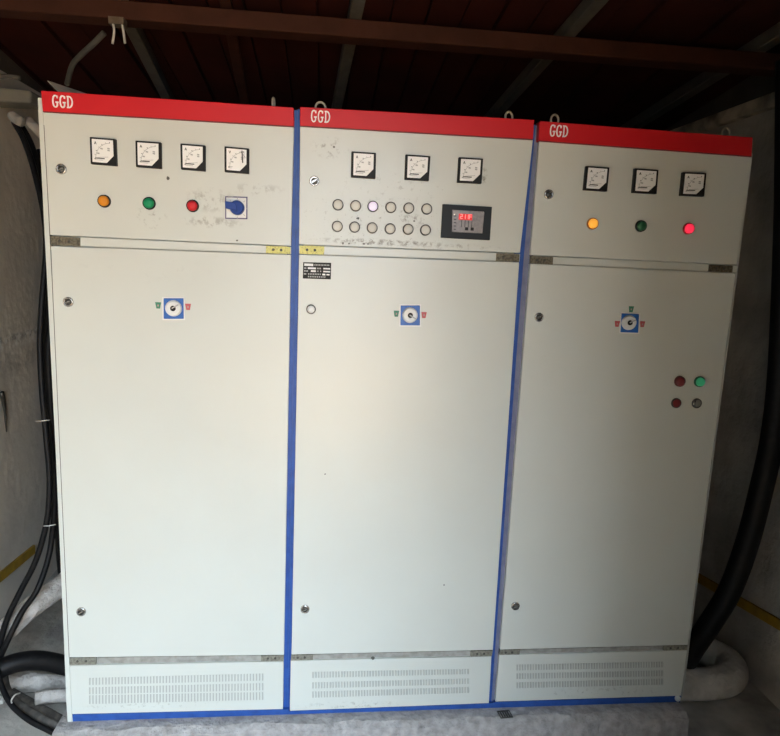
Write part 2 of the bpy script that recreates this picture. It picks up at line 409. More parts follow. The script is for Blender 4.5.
def lock(cab, px, py, r=.0165, white=False):
    c = at(px, py, -.004)
    b = MB().lathe((c.x, 0, c.z), [(-.006, r * .78), (-.0065, r * .88), (-.004, r), (.004, r)]).build('cam_lock', M_dkmetal if white else M_chrome, cab)
    mb = MB().lathe((c.x, 0, c.z), [(-.0075, r * .25), (-.0075, r * .62), (-.002, r * .64)])
    if white: MB().lathe((c.x, 0, c.z), [(-.0075, r * .25), (-.0075, r * .76), (-.002, r * .78)]).build('lock_cap', M_white, b)
    else:
        mb.build('lock_core', M_dkmetal, b)
        k = MB(); strokes(k, [[(-.6, -.35), (.6, .35)]], (c.x, c.z), r * .62, r * .62, -.0076, .0035); k.build('key_slot', M_chrome, b)

def hinge(cab, c, material, lab):
    h = MB().quad(c, .001, .012).build('hinge_plate', material, cab, label=lab)
    P = [at(a, b, .001) for a, b in c]; s = MB()
    for u in (.3, .62):
        q = P[0].lerp(P[1], u).lerp(P[3].lerp(P[2], u), .5)
        s.lathe((q.x, 0, q.z), [(-.0015, .003), (-.0005, .0045), (.003, .0045)], 12)
    s.build('screw', M_dkmetal, h)

def handle(cab, sq, circ, tags, tilt):
    P = [at(a, b, -.006) for a, b in sq]
    h = MB().hexa(P, [Vector((v.x, .003, v.z)) for v in P]).build('rotary_handle', M_emblue, cab, bevel=.002, label='blue square handle plate with white disc')
    Q = [at(a, b, -.003) for a, b in sq]; cc = sum(Q, Vector()) / 4
    Q = [cc + (v - cc) * 1.12 for v in Q]
    MB().hexa(Q, [Vector((v.x, .002, v.z)) for v in Q]).build('plate_border', M_white, h)
    c = at(*circ, -.012)
    MB().lathe((c.x, 0, c.z), [(-.016, .018), (-.017, .022), (-.012, .0265), (-.004, .0275)], 28).build('disc', M_white, h)
    k = Vector((c.x, 0, c.z))
    MB().lathe(k, [(-.020, .004), (-.0205, .008), (-.015, .0095)], 18).build('spindle_hole', M_black, h)
    kk = MB(); strokes(kk, [[(0, 0), (1, tilt)]], (c.x - .002, c.z + .001), .02, .02, -.0205, .004); kk.build('pointer_mark', M_grey_ink, h)
    for tx, ty, tm, tl in tags:
        q = at(tx, ty, -.002); s = .0095
        t = MB().prism([(q.x - s, q.z + s * 1.1), (q.x + s, q.z + s * 1.1), (q.x + s * .62, q.z - s * 1.1), (q.x - s * .62, q.z - s * 1.1)], -.002, .001).build('position_tag', tm, cab, label=tl)
        MB().prism([(q.x - s * .25, q.z + s * .3), (q.x + s * .25, q.z + s * .3), (q.x + s * .25, q.z - s * .4), (q.x - s * .25, q.z - s * .4)], -.0026, .0005).build('tag_mark', M_tagmark, t)

CABS = [
 dict(x0=0.0, label='left cream switchgear cabinet with four meters, three lamps and a blue rotary switch',
  head=[(40.5, 90.3), (293.7, 107.3), (294, 126), (42.5, 111)],
  up=[(42.8, 111.5), (294, 127), (291, 246), (50, 235)],
  rail=[(50.2, 236), (291, 247), (291, 254), (50.5, 245)],
  low=[(50.7, 246), (291, 254.8), (284, 655), (69, 657.6)],
  rail2=[(69, 658), (284, 655.2), (283.5, 661.3), (69.3, 665.3)],
  vent=[(69.3, 665.8), (283.5, 661.7), (283, 709.3), (72, 714.3)],
  kick=[(72.2, 714.6), (289, 709.3), (287, 717.6), (73, 723.2)]),
 dict(x0=0.8, label='middle cream switchgear cabinet with twelve buttons and a dark controller display',
  head=[(300, 106.6), (534.5, 119.6), (533.2, 139), (300, 125.5)],
  up=[(300, 126.2), (533, 140), (520, 253), (299, 244.5)],
  rail=[(299, 245.5), (520, 254), (519.5, 261.5), (299, 253.5)],
  low=[(299, 254.3), (519.3, 262.4), (493, 650), (291.5, 654.7)],
  rail2=[(291.3, 655), (493, 650.4), (491.7, 656.3), (290.8, 660.5)],
  vent=[(290.7, 661), (491.6, 656.6), (489, 703.3), (289.7, 711)],
  kick=[(288, 711.3), (495, 703.3), (492, 710.4), (287.5, 717.6)]),
 dict(x0=1.6, label='right cream switchgear cabinet with three meters and lit amber and red lamps',
  head=[(539.8, 120.8), (753, 137.2), (752, 156), (538.7, 140.4)],
  up=[(539.3, 141), (751.8, 156.7), (737, 265), (530.5, 255)],
  rail=[(530.5, 256), (737, 265.6), (736, 272.5), (530.3, 263)],
  low=[(530.2, 263.8), (735.8, 273.2), (688, 645), (500, 649.8)],
  rail2=[(500, 650.2), (688, 645.4), (687.4, 650), (499.5, 655)],
  vent=[(499.4, 655.4), (687.3, 650.4), (681.3, 695.8), (495.3, 701.8)],
  kick=[(494, 702.3), (681, 696.3), (680, 702.6), (492, 710.4)]),
]
def speck(mb, px, py, r, sq=1):
    c = at(px, py, 0); rnd = random.Random(int(px * 31 + py)); n = 7
    pts = [(c.x + r * sq * (0.7 + .6 * rnd.random()) * math.cos(-2 * math.pi * k / n), c.z + r * (0.7 + .6 * rnd.random()) * math.sin(-2 * math.pi * k / n)) for k in range(n)]
    mb.prism(pts, -.0006, .0005)

def cabinet(i, d):
    x0 = d['x0']; cab = empty('switchgear_cabinet', (x0 + .4, .3, 0), d['label'], 'electrical cabinet', 'switchgear cabinets in a row')
    # carcass set back behind the doors
    xr = x0 + .8 - .003; xl = x0 + .003
    tz = at(*d['head'][0], -.012).z
    tz1 = at(*d['head'][1], -.012).z; tzm = min(tz, tz1) - .006
    MB().box(xl, xr, .030, .60, .045, tzm).build('carcass', M_cream, cab)
    # blue corner posts, seen between the doors
    uL = [at(*d['up'][0]), at(*d['low'][0]), at(*d['kick'][3])]; uR = [at(*d['up'][1]), at(*d['low'][1]), at(*d['kick'][2])]
    def post(P, s, N):
        mb = MB(); off = .0035
        zt = tzm + .004
        seq = [(P[0].x + s * off, zt)] + [(v.x + s * off, v.z) for v in P[1:]]
        for k, ((xa, za), (xb, zb)) in enumerate(zip(seq[:-1], seq[1:])):
            ha = (xa + N[k].x) / 2 - s * .0020; hb = (xb + N[k + 1].x) / 2 - s * .0020   # up to the mid line between the doors
            zb2 = max(zb, .001); ia = xa - s * .018; ib = xb - s * .018
            mb.hexa([(min(ia, ha), .017, za), (max(ia, ha), .017, za), (max(ib, hb), .017, zb2), (min(ib, hb), .017, zb2)],
                    [(min(ia, ha), .06, za), (max(ia, ha), .06, za), (max(ib, hb), .06, zb2), (min(ib, hb), .06, zb2)])
        mb.build('corner_post', M_postsheen if (i == 2 and s < 0) else M_blue, cab, label='corner post with painted lilac grey sheen' if (i == 2 and s < 0) else None)
    def nb(k, a): q = CABS[k]; return [at(*q['up'][a]), at(*q['low'][a]), at(*q['kick'][3 if a == 0 else 2])]
    if i > 0: post(uL, -1, nb(i - 1, 1))
    if i < 2: post(uR, 1, nb(i + 1, 0))
    # header with lettering
    hd = MB().quad(d['head'], -.012, .03).build('header', M_red, cab, bevel=.0025)
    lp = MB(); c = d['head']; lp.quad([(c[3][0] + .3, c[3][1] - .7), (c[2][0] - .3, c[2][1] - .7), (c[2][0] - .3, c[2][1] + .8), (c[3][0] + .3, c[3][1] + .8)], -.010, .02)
    lp.build('shadow_lip', M_lipshade, hd)  # shadow line under the header, put in as a dark red strip
    tx = [(51.7, 94.3, 73.5, 107.3), (310, 109.3, 330.3, 122), (548.6, 123.9, 567.8, 136.4)][i]
    A = at(tx[0], tx[3] - 1.2, -.012); Bq = at(tx[2], tx[3], -.012); Cq = at(tx[0], tx[1], -.012); wl = (Bq.x - A.x) / 3; hh = Cq.z - A.z
    sh = slope(d['head']) * .3
    lt = MB()
    for k, G in enumerate((GG, GG, DD)):
        strokes(lt, G, (A.x + .003 + k * wl, A.z - .002), wl * .80, hh * .97, -.0125, .0040, sh, lift=.002)
    lt.build('lettering', M_letter, hd, label='white letters GGD')
    # doors
    MB().quad(d['up'], 0, .020).build('instrument_door', M_updoor, cab, bevel=.0018)
    MB().quad(d['rail'], .005, .03).build('cross_rail', M_cream, cab)
    MB().quad(d['low'], 0, .020).build('cabinet_door', M_door, cab, bevel=.0018)
    r2 = MB().quad(d['rail2'], .009, .03).build('lower_rail', M_railgrey, cab)
    vp = MB().quad(d['vent'], 0, .020).build('vent_panel', M_door, cab, bevel=.0018)
    MB().quad(d['kick'], .004, .05).build('base_rail', M_blue, cab, label='blue base rail')
    # three rows of pressed slots, each row one mesh
    rows = [[((88.7, 678.3), (264.7, 673.7), (264.7, 680.5), (88.7, 685)), ((88.7, 687.7), (264.7, 683.3), (264.7, 690.3), (88.7, 694.3)), ((88.7, 695.7), (264.7, 692.3), (264.7, 699.8), (88.7, 704))],
            [((312, 672), (469.8, 669), (469.8, 674), (312, 678)), ((312, 682.5), (469.8, 678.5), (469.8, 683.8), (312, 688.6)), ((312, 691.7), (469.8, 687), (469.8, 692.8), (312, 697.8))],
            [((516.3, 664.7), (663.7, 661.7), (663.7, 667.3), (516.3, 670.5)), ((516.3, 673.5), (663.7, 670.4), (663.7, 676.2), (516.3, 679)), ((516.3, 682.5), (663.7, 678.6), (663.7, 684.5), (516.3, 688.3))]][i]
    for rw in rows:
        P = [at(a, b, -.001) for a, b in rw]; mb = MB(); nn = 56
        for k in range(nn):
            u0 = (k + .12) / nn; u1 = (k + .52) / nn
            a, b, c_, e = P[0].lerp(P[1], u0), P[0].lerp(P[1], u1), P[3].lerp(P[2], u1), P[3].lerp(P[2], u0)
            mid = (a + e) / 2
            # each louvre: a small raised hood, open (dark) to one side
            mb.hexa([a, b, c_, e], [Vector((v.x, .002, v.z)) for v in (a, b, c_, e)], 0)
            a2 = [Vector((v.x + (P[1].x - P[0].x) / nn * .5, v.y - .0035, v.z)) for v in (a, e)]
            mb.add([b + Vector((0, .001, 0)), a2[0], a2[1], c_ + Vector((0, .001, 0))], [(0, 1, 2, 3)], 1)
        mb.build('louvre_row', [M_slot, M_door], vp)
    return cab
M_lipshade = mat('header_lip_shade', (.16, .006, .008), .5)
M_railgrey = mat('grey_rail', (.38, .37, .34), .5, noise=(40, (.26, .25, .22), .4, .7))  # mottled grey, darker than the cream rail above
M_updoor = cream('cream_instrument_door_paint')
def sp(px, py, wx, wz, ns, th, st):
    c = at(px, py); return (c.x, c.z, wx, wz, ns, th, st)
add_smudges(M_updoor, [
    sp(210, 200, .09, .045, 38, .50, .45), sp(212, 222, .11, .022, 38, .47, .5), sp(150, 218, .06, .05, 45, .55, .5), sp(258, 190, .10, .025, 30, .50, .40),
    sp(380, 222, .34, .13, 75, .585, .8), sp(385, 242.5, .27, .013, 60, .47, .95), sp(410, 221, .05, .03, 50, .50, .85),
    sp(330, 148, .07, .04, 50, .54, .6), sp(395, 188, .25, .06, 45, .57, .4), sp(484, 176, .015, .03, 60, .46, .8),
    sp(440, 246, .3, .015, 40, .52, .5), sp(388, 206, .012, .016, 60, .4, .8)])
add_smudges(M_door, [sp(350, 705, .22, .02, 60, .52, .5), sp(150, 705, .3, .02, 60, .54, .4), sp(600, 692, .3, .03, 50, .55, .5), sp(150, 270, .3, .05, 20, .56, .10)])

cabs = [cabinet(i, d) for i, d in enumerate(CABS)]
c1, c2, c3 = cabs
# side cover sheet at the far left, with its pale front flange
P = [(38.0, 98.5), (43.5, 111.5), (50.3, 240), (69.6, 658), (71.8, 723), (67.5, 722.5), (59.8, 480), (45.2, 240)]
q = [at(37.8, 97.8, .0), at(41.5, 97.8, .0), at(43.6, 125, 0), at(50.1, 245, 0), at(61, 480, 0), at(68.9, 658, 0), at(71.9, 714, 0), at(72.6, 723, 0),
     at(67.6, 723, 0), at(66.2, 700, 0), at(64.0, 640, 0), at(55.6, 450, 0), at(45.2, 245, 0), at(38.7, 118, 0)]
mb = MB(); half = len(q) // 2
mb.prism([(v.x, max(v.z, .001)) for v in q], .0, .024)
mb.build('side_panel', M_cream, c1, label='pale end panel with a narrow front flange')
MB().quad([(43.6, 125), (44.2, 125), (50.7, 245), (50.0, 245)], -.0004, .01).build('side_seam', M_gap, c1)
MB().quad([(50.5, 250), (51.0, 250), (69.4, 657), (68.8, 657)], -.0004, .01).build('side_seam', M_gap, c1)
# right hand end: thin return of the third cabinet
MB().box(2.4, 2.404, .02, .6, .003, 2.15).build('side_panel', M_cream, c3)
c = at(678.3, 699.2, -.004); MB().lathe((c.x, 0, c.z), [(-.006, .006), (-.004, .0115), (.006, .0115)], 16).build('bolt', M_white, c3, label='pale bolt head on the base rail')

# instruments, left cabinet
meter(c1, [(89.5, 136.8), (115.5, 138.8), (116.7, 166.0), (90.5, 163.8)], lab='ammeter with white dial')
meter(c1, [(135.2, 140.4), (161.0, 142.2), (161.3, 168.6), (135.8, 166.8)], lab='ammeter with white dial')
meter(c1, [(180.2, 143.3), (205.2, 145.3), (205.2, 171.2), (180.8, 169.2)], lab='ammeter with white dial')
meter(c1, [(224.3, 146.2), (249.0, 148.4), (248.8, 173.7), (224.5, 171.8)], 'V', lab='voltmeter with a dark needle')
lamp(c1, 103.7, 201, M_amber_off, lab='amber indicator lamp'); lamp(c1, 148.7, 203.2, M_green_off, lab='green indicator lamp')
lamp(c1, 192.3, 205.7, M_red_off, lab='red indicator lamp')
lock(c1, 61, 169); lock(c1, 68, 302); lock(c1, 81, 612)
# rotary switch
sq = [(225.2, 196.2), (247.4, 196.8), (247.3, 219.2), (225.2, 218.8)]
P = [at(a, b, -.004) for a, b in sq]
M_purple = mat('dark_violet_edge', (.08, .06, .16), .4)
rs = MB().hexa(P, [Vector((v.x, .002, v.z)) for v in P]).build('rotary_switch', M_purple, c1, label='white square switch plate with blue knob')
cc = sum(P, Vector()) / 4; Q = [cc + (v - cc) * .90 + Vector((0, -.001, 0)) for v in P]
MB().hexa(Q, [Vector((v.x, 0, v.z)) for v in Q]).build('switch_plate', M_white, rs)
kc = at(236.8, 207.6, -.02); mb = MB().lathe((kc.x, 0, kc.z), [(-.030, .012), (-.031, .020), (-.026, .0225), (-.004, .0235)], 28)
e = at(225.6, 205.2, -.02)
mb.prism([(kc.x, kc.z + .014), (kc.x + .004, kc.z - .012), (e.x + .001, e.z - .010), (e.x, e.z + .012)][::1], -.036, -.006)
mb.build('switch_knob', M_swblue, rs, bevel=.002)
mk = MB()
for a in (0, 45, 90, 135, -45, -90):
    ca, sa = math.cos(math.radians(a)), math.sin(math.radians(a))
    strokes(mk, [[(.028 * ca, .028 * sa), (.034 * ca, .034 * sa)]], (kc.x, kc.z), 1, 1, -.0052, .002)
strokes(mk, [[(-.030, .036), (-.014, .0355)]], (kc.x, kc.z), 1, 1, -.0052, .003)
mk.build('switch_marking', M_grey_ink, rs)
# middle cabinet
meter(c2, [(351.6, 151.2), (376.2, 152.8), (375.6, 178.7), (351.0, 177.0)], lab='ammeter with white dial')
meter(c2, [(405.7, 154.3), (430.6, 156.0), (429.0, 180.9), (404.8, 179.4)], lab='ammeter with white dial')
meter(c2, [(459.0, 157.0), (483.3, 158.5), (481.7, 183.6), (457.5, 182.4)], lab='ammeter with white dial')
B1 = [(338, 204.7), (355.7, 205.7), (373, 206.3), (391, 207.3), (409, 208), (427, 208.9)]
B2 = [(337.3, 226.3), (354.7, 227), (372.3, 227.8), (390.3, 228.8), (408.3, 229.2), (425.7, 230)]
for k, (a, b) in enumerate(B1 + B2): pushbutton(c2, a, b, M_lilac_on if k == 2 else M_cap, r=.0185, lab='glowing lilac push button' if k == 2 else None)
lock(c2, 314.3, 181); lock(c2, 311, 309.3, white=True); lock(c2, 305, 609.5)
# controller
P = [at(a, b, -.010) for a, b in [(442.8, 204.0), (492.2, 206.8), (490.0, 240.3), (441.0, 237.6)]]
ct = MB().hexa(P, [Vector((v.x, .003, v.z)) for v in P]).build('controller', mat('dark_slate_plastic', (.016, .021, .026), .5, spec=.25), c2, bevel=.002, label='dark power factor controller with red digits')
Ssq = [(452.5, 209.6), (484.5, 211.6), (482.4, 233.4), (451.9, 231.8)]
Q = [at(a, b, -.014) for a, b in Ssq]
MB().hexa(Q, [Vector((v.x, -.008, v.z)) for v in Q]).build('display_panel', M_screen, ct, bevel=.0008)
def suv(u, v): return Q[3].lerp(Q[2], u).lerp(Q[0].lerp(Q[1], u), v)
def patch(u0, v0, u1, v1, y, name, mm):
    a, b = suv(u0, v0), suv(u1, v1); sh = (suv(1, .5).z - suv(0, .5).z) / (suv(1, .5).x - suv(0, .5).x)
    dz = (b.x - a.x) * sh / 2
    return MB().hexa([(a.x, y, b.z - dz), (b.x, y, b.z), (b.x, y, a.z), (a.x, y, a.z - dz)], [(a.x, y + .002, b.z - dz), (b.x, y + .002, b.z), (b.x, y + .002, a.z), (a.x, y + .002, a.z - dz)]).build(name, mm, ct)
patch(.20, .56, .63, .84, -.0150, 'digit_window', M_ledbg)
SEG = {'a': [(0, 1), (1, 1)], 'b': [(1, 1), (1, .5)], 'c': [(1, .5), (1, 0)], 'd': [(0, 0), (1, 0)], 'e': [(0, 0), (0, .5)], 'f': [(0, .5), (0, 1)], 'g': [(0, .5), (1, .5)]}
mb = MB()
for k, ch in enumerate(['abged', 'bc', 'bc', 'aefg']):
    o_ = suv(.255 + .095 * k, .63)
    strokes(mb, [SEG[s] for s in ch], (o_.x, o_.z), .0065, .013, -.0152, .0022, lift=.0008)
mb.build('digits', M_led, ct)
mb = MB()
for k in range(4):
    o_ = suv(.30 + .11 * k, .25); strokes(mb, [[(0, 0), (0, .022)]], (o_.x, o_.z), 1, 1, -.0144, .0022, lift=.0006)
for k in range(5):
    o_ = suv(.06, .12 + .15 * k); strokes(mb, [[(0, 0), (.006, 0)]], (o_.x, o_.z), 1, 1, -.0144, .003, lift=.0006)
mb.build('display_marking', M_ink, ct)
for u in (.42, .60): patch(u, .10, u + .10, .24, -.0165, 'controller_key', M_black)
o_ = suv(.97, .97); MB().lathe((o_.x, 0, o_.z), [(-.0165, .001), (-.016, .0025), (-.013, .0028)], 10).build('screw', M_chrome, ct)
o_ = suv(.06, .78); MB().lathe((o_.x, 0, o_.z), [(-.0165, .0008), (-.016, .002), (-.013, .002)], 10).build('status_light', mat('small_white_led', (.8, .7, .6), .4, emit=((1, .8, .6), .8)), ct)
# rating plate
P = [at(a, b, -.0015) for a, b in [(303.2, 262.2), (331.2, 262.8), (330.8, 279.4), (302.8, 278.5)]]
rp = MB().hexa(P, [Vector((v.x, .001, v.z)) for v in P]).build('rating_plate', M_plate, c2, label='small black rating plate with white fields')
def puv(u, v): return P[3].lerp(P[2], u).lerp(P[0].lerp(P[1], u), v)
mb = MB()
for (u0, v0, u1, v1) in [(.04, .78, .36, .92), (.17, .59, .46, .69), (.28, .42, .46, .52), (.72, .60, .97, .68), (.72, .42, .97, .50), (.69, .23, .80, .33), (.84, .24, .95, .32)]:
    a, b = puv(u0, v0), puv(u1, v1)
    mb.prism([(a.x, b.z), (b.x, b.z), (b.x, a.z), (a.x, a.z)], -.0022, -.001)
rnd = random.Random(3)
for (v, us) in [(.85, [.42 + .055 * k for k in range(10)]), (.64, [.06, .10, .52, .57, .62]), (.47, [.06, .11, .16, .53, .63]), (.29, [.05, .10, .2, .26, .32, .38, .44, .5, .56, .62]), (.13, [.2 + .065 * k for k in range(10)])]:
    for u in us:
        a = puv(u, v); s = .0016
        mb.prism([(a.x - s, a.z + s * 1.5), (a.x + s, a.z + s * 1.5), (a.x + s, a.z - s * 1.5), (a.x - s, a.z - s * 1.5)], -.0019, -.001, 1)
mb.build('plate_print', [M_white, M_grey_ink], rp)
# right cabinet
meter(c3, [(586.4, 165.8), (609.7, 167.4), (607.4, 191.4), (584.0, 190.0)], lab='ammeter with white dial')
meter(c3, [(635.0, 168.2), (658.8, 169.8), (656.9, 194.0), (632.8, 192.6)], lab='ammeter with white dial')
meter(c3, [(683.3, 172.0), (706.6, 173.0), (704.4, 196.4), (680.8, 195.5)], lab='ammeter with white dial')
lamp(c3, 593.1, 223.6, M_amber_on, mat('amber_ring', (.35, .14, .02), .4), lab='lit amber indicator lamp')
lamp(c3, 641.6, 226, M_green_dim, lab='dark green indicator lamp')
lamp(c3, 689.3, 228.6, M_red_on, mat('red_ring', (.4, .02, .03), .4), lab='lit red indicator lamp')
lock(c3, 549, 194.3); lock(c3, 539.3, 317.3); lock(c3, 515.6, 606.3)
lamp(c3, 680.5, 381.6, M_darkred, mat('dark_red_ring', (.12, .02, .02), .5), lab='dark red indicator lamp'); lamp(c3, 700.3, 381.9, M_green_on, mat('green_ring', (.01, .10, .04), .4), lab='lit green indicator lamp')
M_steelcap = mat('bright_steel_cap', (.5, .48, .45), .2, metal=1)
pushbutton(c3, 677, 403.4, M_darkred, r=.0185, lab='small steel ringed red push button'); pushbutton(c3, 697.6, 403.6, M_steelcap, r=.0185, lab='small steel push button')
# handles
handle(c1, [(163.4, 298.3), (183.3, 298.3), (183.6, 318.9), (163.5, 318.9)], (173.2, 308.4), [(158.1, 305.4, M_taggreen, 'green tag'), (188, 306.9, M_tagred, 'red tag')], .6)
handle(c2, [(400.8, 305.5), (420, 305.5), (420, 325.5), (400.5, 325.3)], (410.2, 315.3), [(396.4, 313.7, M_taggreen, 'green tag'), (424, 315.1, M_tagred, 'red tag')], -.6)
handle(c3, [(622, 313.4), (639.3, 314.2), (638.4, 332.8), (620.8, 332.3)], (629.5, 322.7), [(631.3, 309.2, M_taggreen, 'green tag'), (617.3, 323.9, M_tagred, 'red tag'), (642.5, 324.2, M_tagred, 'red tag')], .5)
# hinges
br, yl = 'tarnished brown hinge plate', 'yellow sticker covered hinge plate'
hinge(c1, [(50.4, 235.8), (80, 237.6), (80, 246), (51, 245)], M_hinge, br); hinge(c1, [(266, 245.8), (290.3, 246.8), (290.3, 254), (266, 253.2)], M_yellow, yl)
hinge(c2, [(299.6, 245.4), (324.3, 246.4), (324, 254.6), (299.6, 253.8)], M_yellow, yl); hinge(c2, [(496.5, 253.2), (519.6, 254.2), (519, 262), (496, 261.2)], M_hinge, br)
hinge(c3, [(530.6, 255.9), (553.2, 257), (552.8, 264.6), (530.4, 263.6)], M_hinge, br); hinge(c3, [(709.5, 264.6), (733, 265.8), (732.3, 272.6), (708.8, 271.5)], M_hinge, br)
M_hgrey = mat('dusty_lower_hinge', (.26, .25, .20), .55, noise=(110, (.15, .14, .11), .4, .65))
lw = 'dusty grey lower hinge plate'
hinge(c1, [(69.4, 658), (96, 657.7), (96, 664.4), (69.4, 665.2)], M_hgrey, lw); hinge(c1, [(261, 655.8), (284, 655.3), (283.5, 661), (261, 661.6)], M_hgrey, lw)
hinge(c2, [(291.2, 655.2), (313, 654.8), (313, 660), (290.8, 660.6)], M_hgrey, lw); hinge(c2, [(470.8, 651.2), (492.8, 650.8), (491.6, 656.3), (470.6, 656.9)], M_hgrey, lw)
hinge(c3, [(499.8, 650.4), (520, 650), (519.6, 654.6), (499.4, 655)], M_hgrey, lw); hinge(c3, [(664, 646), (687, 645.6), (686.5, 650), (663.5, 650.6)], M_hgrey, lw)
# dark specks and chips in the paint
mb = MB(); speck(mb, 168.0, 178.4, .006); speck(mb, 237, 240.5, .0035)
mb.build('paint_chip', M_gap, c1)
mb = MB()
for a, b, r in [(343, 243.2, .0035), (349, 243.6, .003), (364, 243.8, .004), (368, 244, .003), (358, 218.5, .004), (414, 221, .003), (334, 147, .003), (325, 474, .0025), (444, 585, .0025), (373, 658, .006)]: speck(mb, a, b, r, 1.3)
mb.build('paint_chip', M_gap, c2)

M_eye = mat('galvanised_eye', (.55, .50, .40), .45, metal=.3)
# lifting eyes on the cabinet tops
def eye(cab, px, py, wpx, ang, y=.055):
    c = at(px, py, y); R = .0165
    pts = []
    for k in range(28):
        a = 2 * math.pi * k / 28; pts.append(c + Vector((R * math.cos(a) * math.cos(ang), R * math.cos(a) * math.sin(ang), R * math.sin(a) * 1.05)))
    mb = MB().tube(pts, .0038, 10, closed=True); mb.tube([c - Vector((0, 0, R)), Vector((c.x, c.y, 2.12))], .005, 10)
    mb.build('lifting_eye', M_eye, cab)
eye(c1, 273.5, 103.6, 2, math.radians(84)); eye(c2, 320.5, 107.8, 9, .15); eye(c2, 508.8, 117.2, 8, .5); eye(c3, 554.6, 120, 9, .35); eye(c3, 725.5, 133.2, 8, .2)

# sheet lying on the left cabinet, tilted up at its left end
A = at(47.5, 81.3, .12); 
zt = 2.196
sheet = MB(); x1_, y1_ = at(126, 97.5, .05).x, .05
p0 = at(47.5, 81.3, .05); p1 = at(128, 97.6, .03); p2 = at(66, 93.5, .02)
tl, tr = p0, p1
fr = at(68, 95.5, -.005); 
th = Vector((0, 0, .0025))
V = [at(62, 95.8, .005), p1, p1 + Vector((.02, .3, .0)), p0 + Vector((0, .0, 0))]
sheet.add([v for v in V] + [v + th for v in V], [(0, 1, 2, 3), (4, 5, 6, 7), (0, 1, 5, 4), (1, 2, 6, 5), (2, 3, 7, 6), (3, 0, 4, 7)])
o = sheet.build('metal_sheet', M_galv); tag(o, 'thin grey metal sheet lying bent on top of the left cabinet', 'sheet')

# ------------------------------------------------------------------ left side: cables, pipes, bar
def Y(P, y): return [at(a, b, y) for a, b in P]
def cable(P, r, name, label, cat, material, n=8, group=None, wob=0, ys=None, seed=1, ends=14):
    pts = [at(p[0], p[1], p[2]) for p in P]
    o = MB().tube(spline(pts, n), r, ends, wob=wob, seed=seed).build(name, material)
    return tag(o, label, cat, group)
gL = 'black cables beside the left cabinet'
cable([(14, 122, .62), (24, 140, .60), (34, 170, .56), (44, 215, .52), (46, 250, .50), (42, 300, .46), (40, 345, .44), (42, 390, .42), (46.5, 440, .40), (49.5, 480, .38), (47, 520, .36), (36, 560, .34), (20, 592, .32), (6, 622, .30), (-4, 660, .28)], .0115,
      'power_cable', 'outer black power cable bowing away from the left cabinet down to the floor', 'cable', M_rubber, group=gL)
cable([(18, 120, .70), (32, 146, .68), (44, 190, .64), (52, 250, .6), (48, 300, .55), (44.5, 345, .52), (47, 400, .50), (52, 450, .47), (54.5, 500, .44), (50, 550, .42), (38, 588, .35), (22, 612, .32), (8, 640, .28), (-8, 676, .26)], .0115,
      'power_cable', 'black power cable just inside the outermost one beside the left cabinet', 'cable', M_rubber, group=gL)
cable([(40, 150, .72), (50, 230, .66), (52, 300, .58), (48, 350, .52), (50, 400, .50), (55, 460, .50), (58, 520, .54), (60, 560, .60), (66, 610, .66), (72, 650, .66)], .0145,
      'power_cable', 'black power cable hugging the edge of the left cabinet', 'cable', M_rubber, group=gL)
cable([(52, 300, .74), (47, 350, .70), (50, 420, .68), (54, 470, .70), (59, 540, .72), (66, 600, .76), (74, 640, .78)], .016,
      'power_cable', 'rearmost black power cable in the bundle by the left cabinet', 'cable', M_rubber, group=gL)
# ties
for a, b, d_, y in [(36, 421.5, 50, .40), (43.5, 526, 56, .33)]:
    p, q_ = at(a, b, y), at(d_, b - 1.5, y)
    o = MB().tube([p, (p + q_) / 2 + Vector((0, -.01, .002)), q_], .0022, 8).build('cable_tie', M_tie)
    tag(o, 'thin white tie around the black cables ' + ('at half height' if b < 500 else 'near the diagonal wrapped pipe'), 'cable tie', 'white cable ties')
cable([(-6, 645, .36), (4, 632, .37), (30, 608, .42), (58, 588, .50), (75, 574, .56)], .046, 'wrapped_pipe', 'dirty white wrapped pipe rising diagonally behind the left cabinet', 'pipe', M_wrap, wob=.05, n=6)
cable([(-10, 676, .20), (4, 667, .22), (22, 661.5, .25), (40, 660.5, .28), (60, 664, .31), (84, 672, .34)], .037, 'black_hose', 'thick black hose arching over the white wrapped pipe at lower left', 'hose', M_rubber)
cable([(2, 683, .33), (22, 681.5, .34), (45, 682.5, .35), (75, 686, .36)], .040, 'wrapped_pipe', 'white wrapped pipe lying under the black hose at lower left', 'pipe', M_wrap, wob=.05, n=6)
cable([(36, 698, .22), (50, 696, .23), (64, 695, .24), (85, 694, .26)], .027, 'wrapped_pipe', 'short pale wrapped pipe end on the floor by the plinth', 'pipe', M_wrap, wob=.05, n=6)
cable([(4, 691, .40), (25, 693, .42), (50, 694, .44), (80, 696, .46)], .035, 'dirty_pipe', 'dirty brown wrapped pipe between the two white ones at lower left', 'pipe', M_wrapdirty, wob=.06, n=6)
gD = 'dusty cables looping on the floor'
cable([(-4, 662, .20), (1, 684, .15), (11, 704, .10), (29, 720, .06), (50, 731, .03), (75, 744, -.01)], .0105, 'floor_cable', 'outer thin black cable looping across the floor at lower left', 'cable', M_rubber, group=gD)
cable([(3, 674, .25), (7, 690, .20), (18, 704, .15), (36, 715, .10), (56, 726, .07), (80, 739, .04)], .016, 'dusty_cable', 'grey dusty cable looping on the floor, next inside the thin black one', 'cable', M_dusty, group=gD, wob=.05, seed=3)
cable([(12, 692, .28), (24, 699, .25), (42, 709, .20), (62, 720, .15), (85, 732, .10)], .016, 'dusty_cable', 'grey dusty cable strand nearest the pale pipe end by the plinth', 'cable', M_dusty, group=gD, wob=.05, seed=5)
p = [at(12, 704, .10), at(11.5, 700, .085), at(15, 695, .09), at(20, 693, .12)]
tag(MB().tube(spline(p, 4), .0028, 8).build('cable_tie', M_tie), 'white tie around the dusty floor cables', 'cable tie', 'white cable ties')
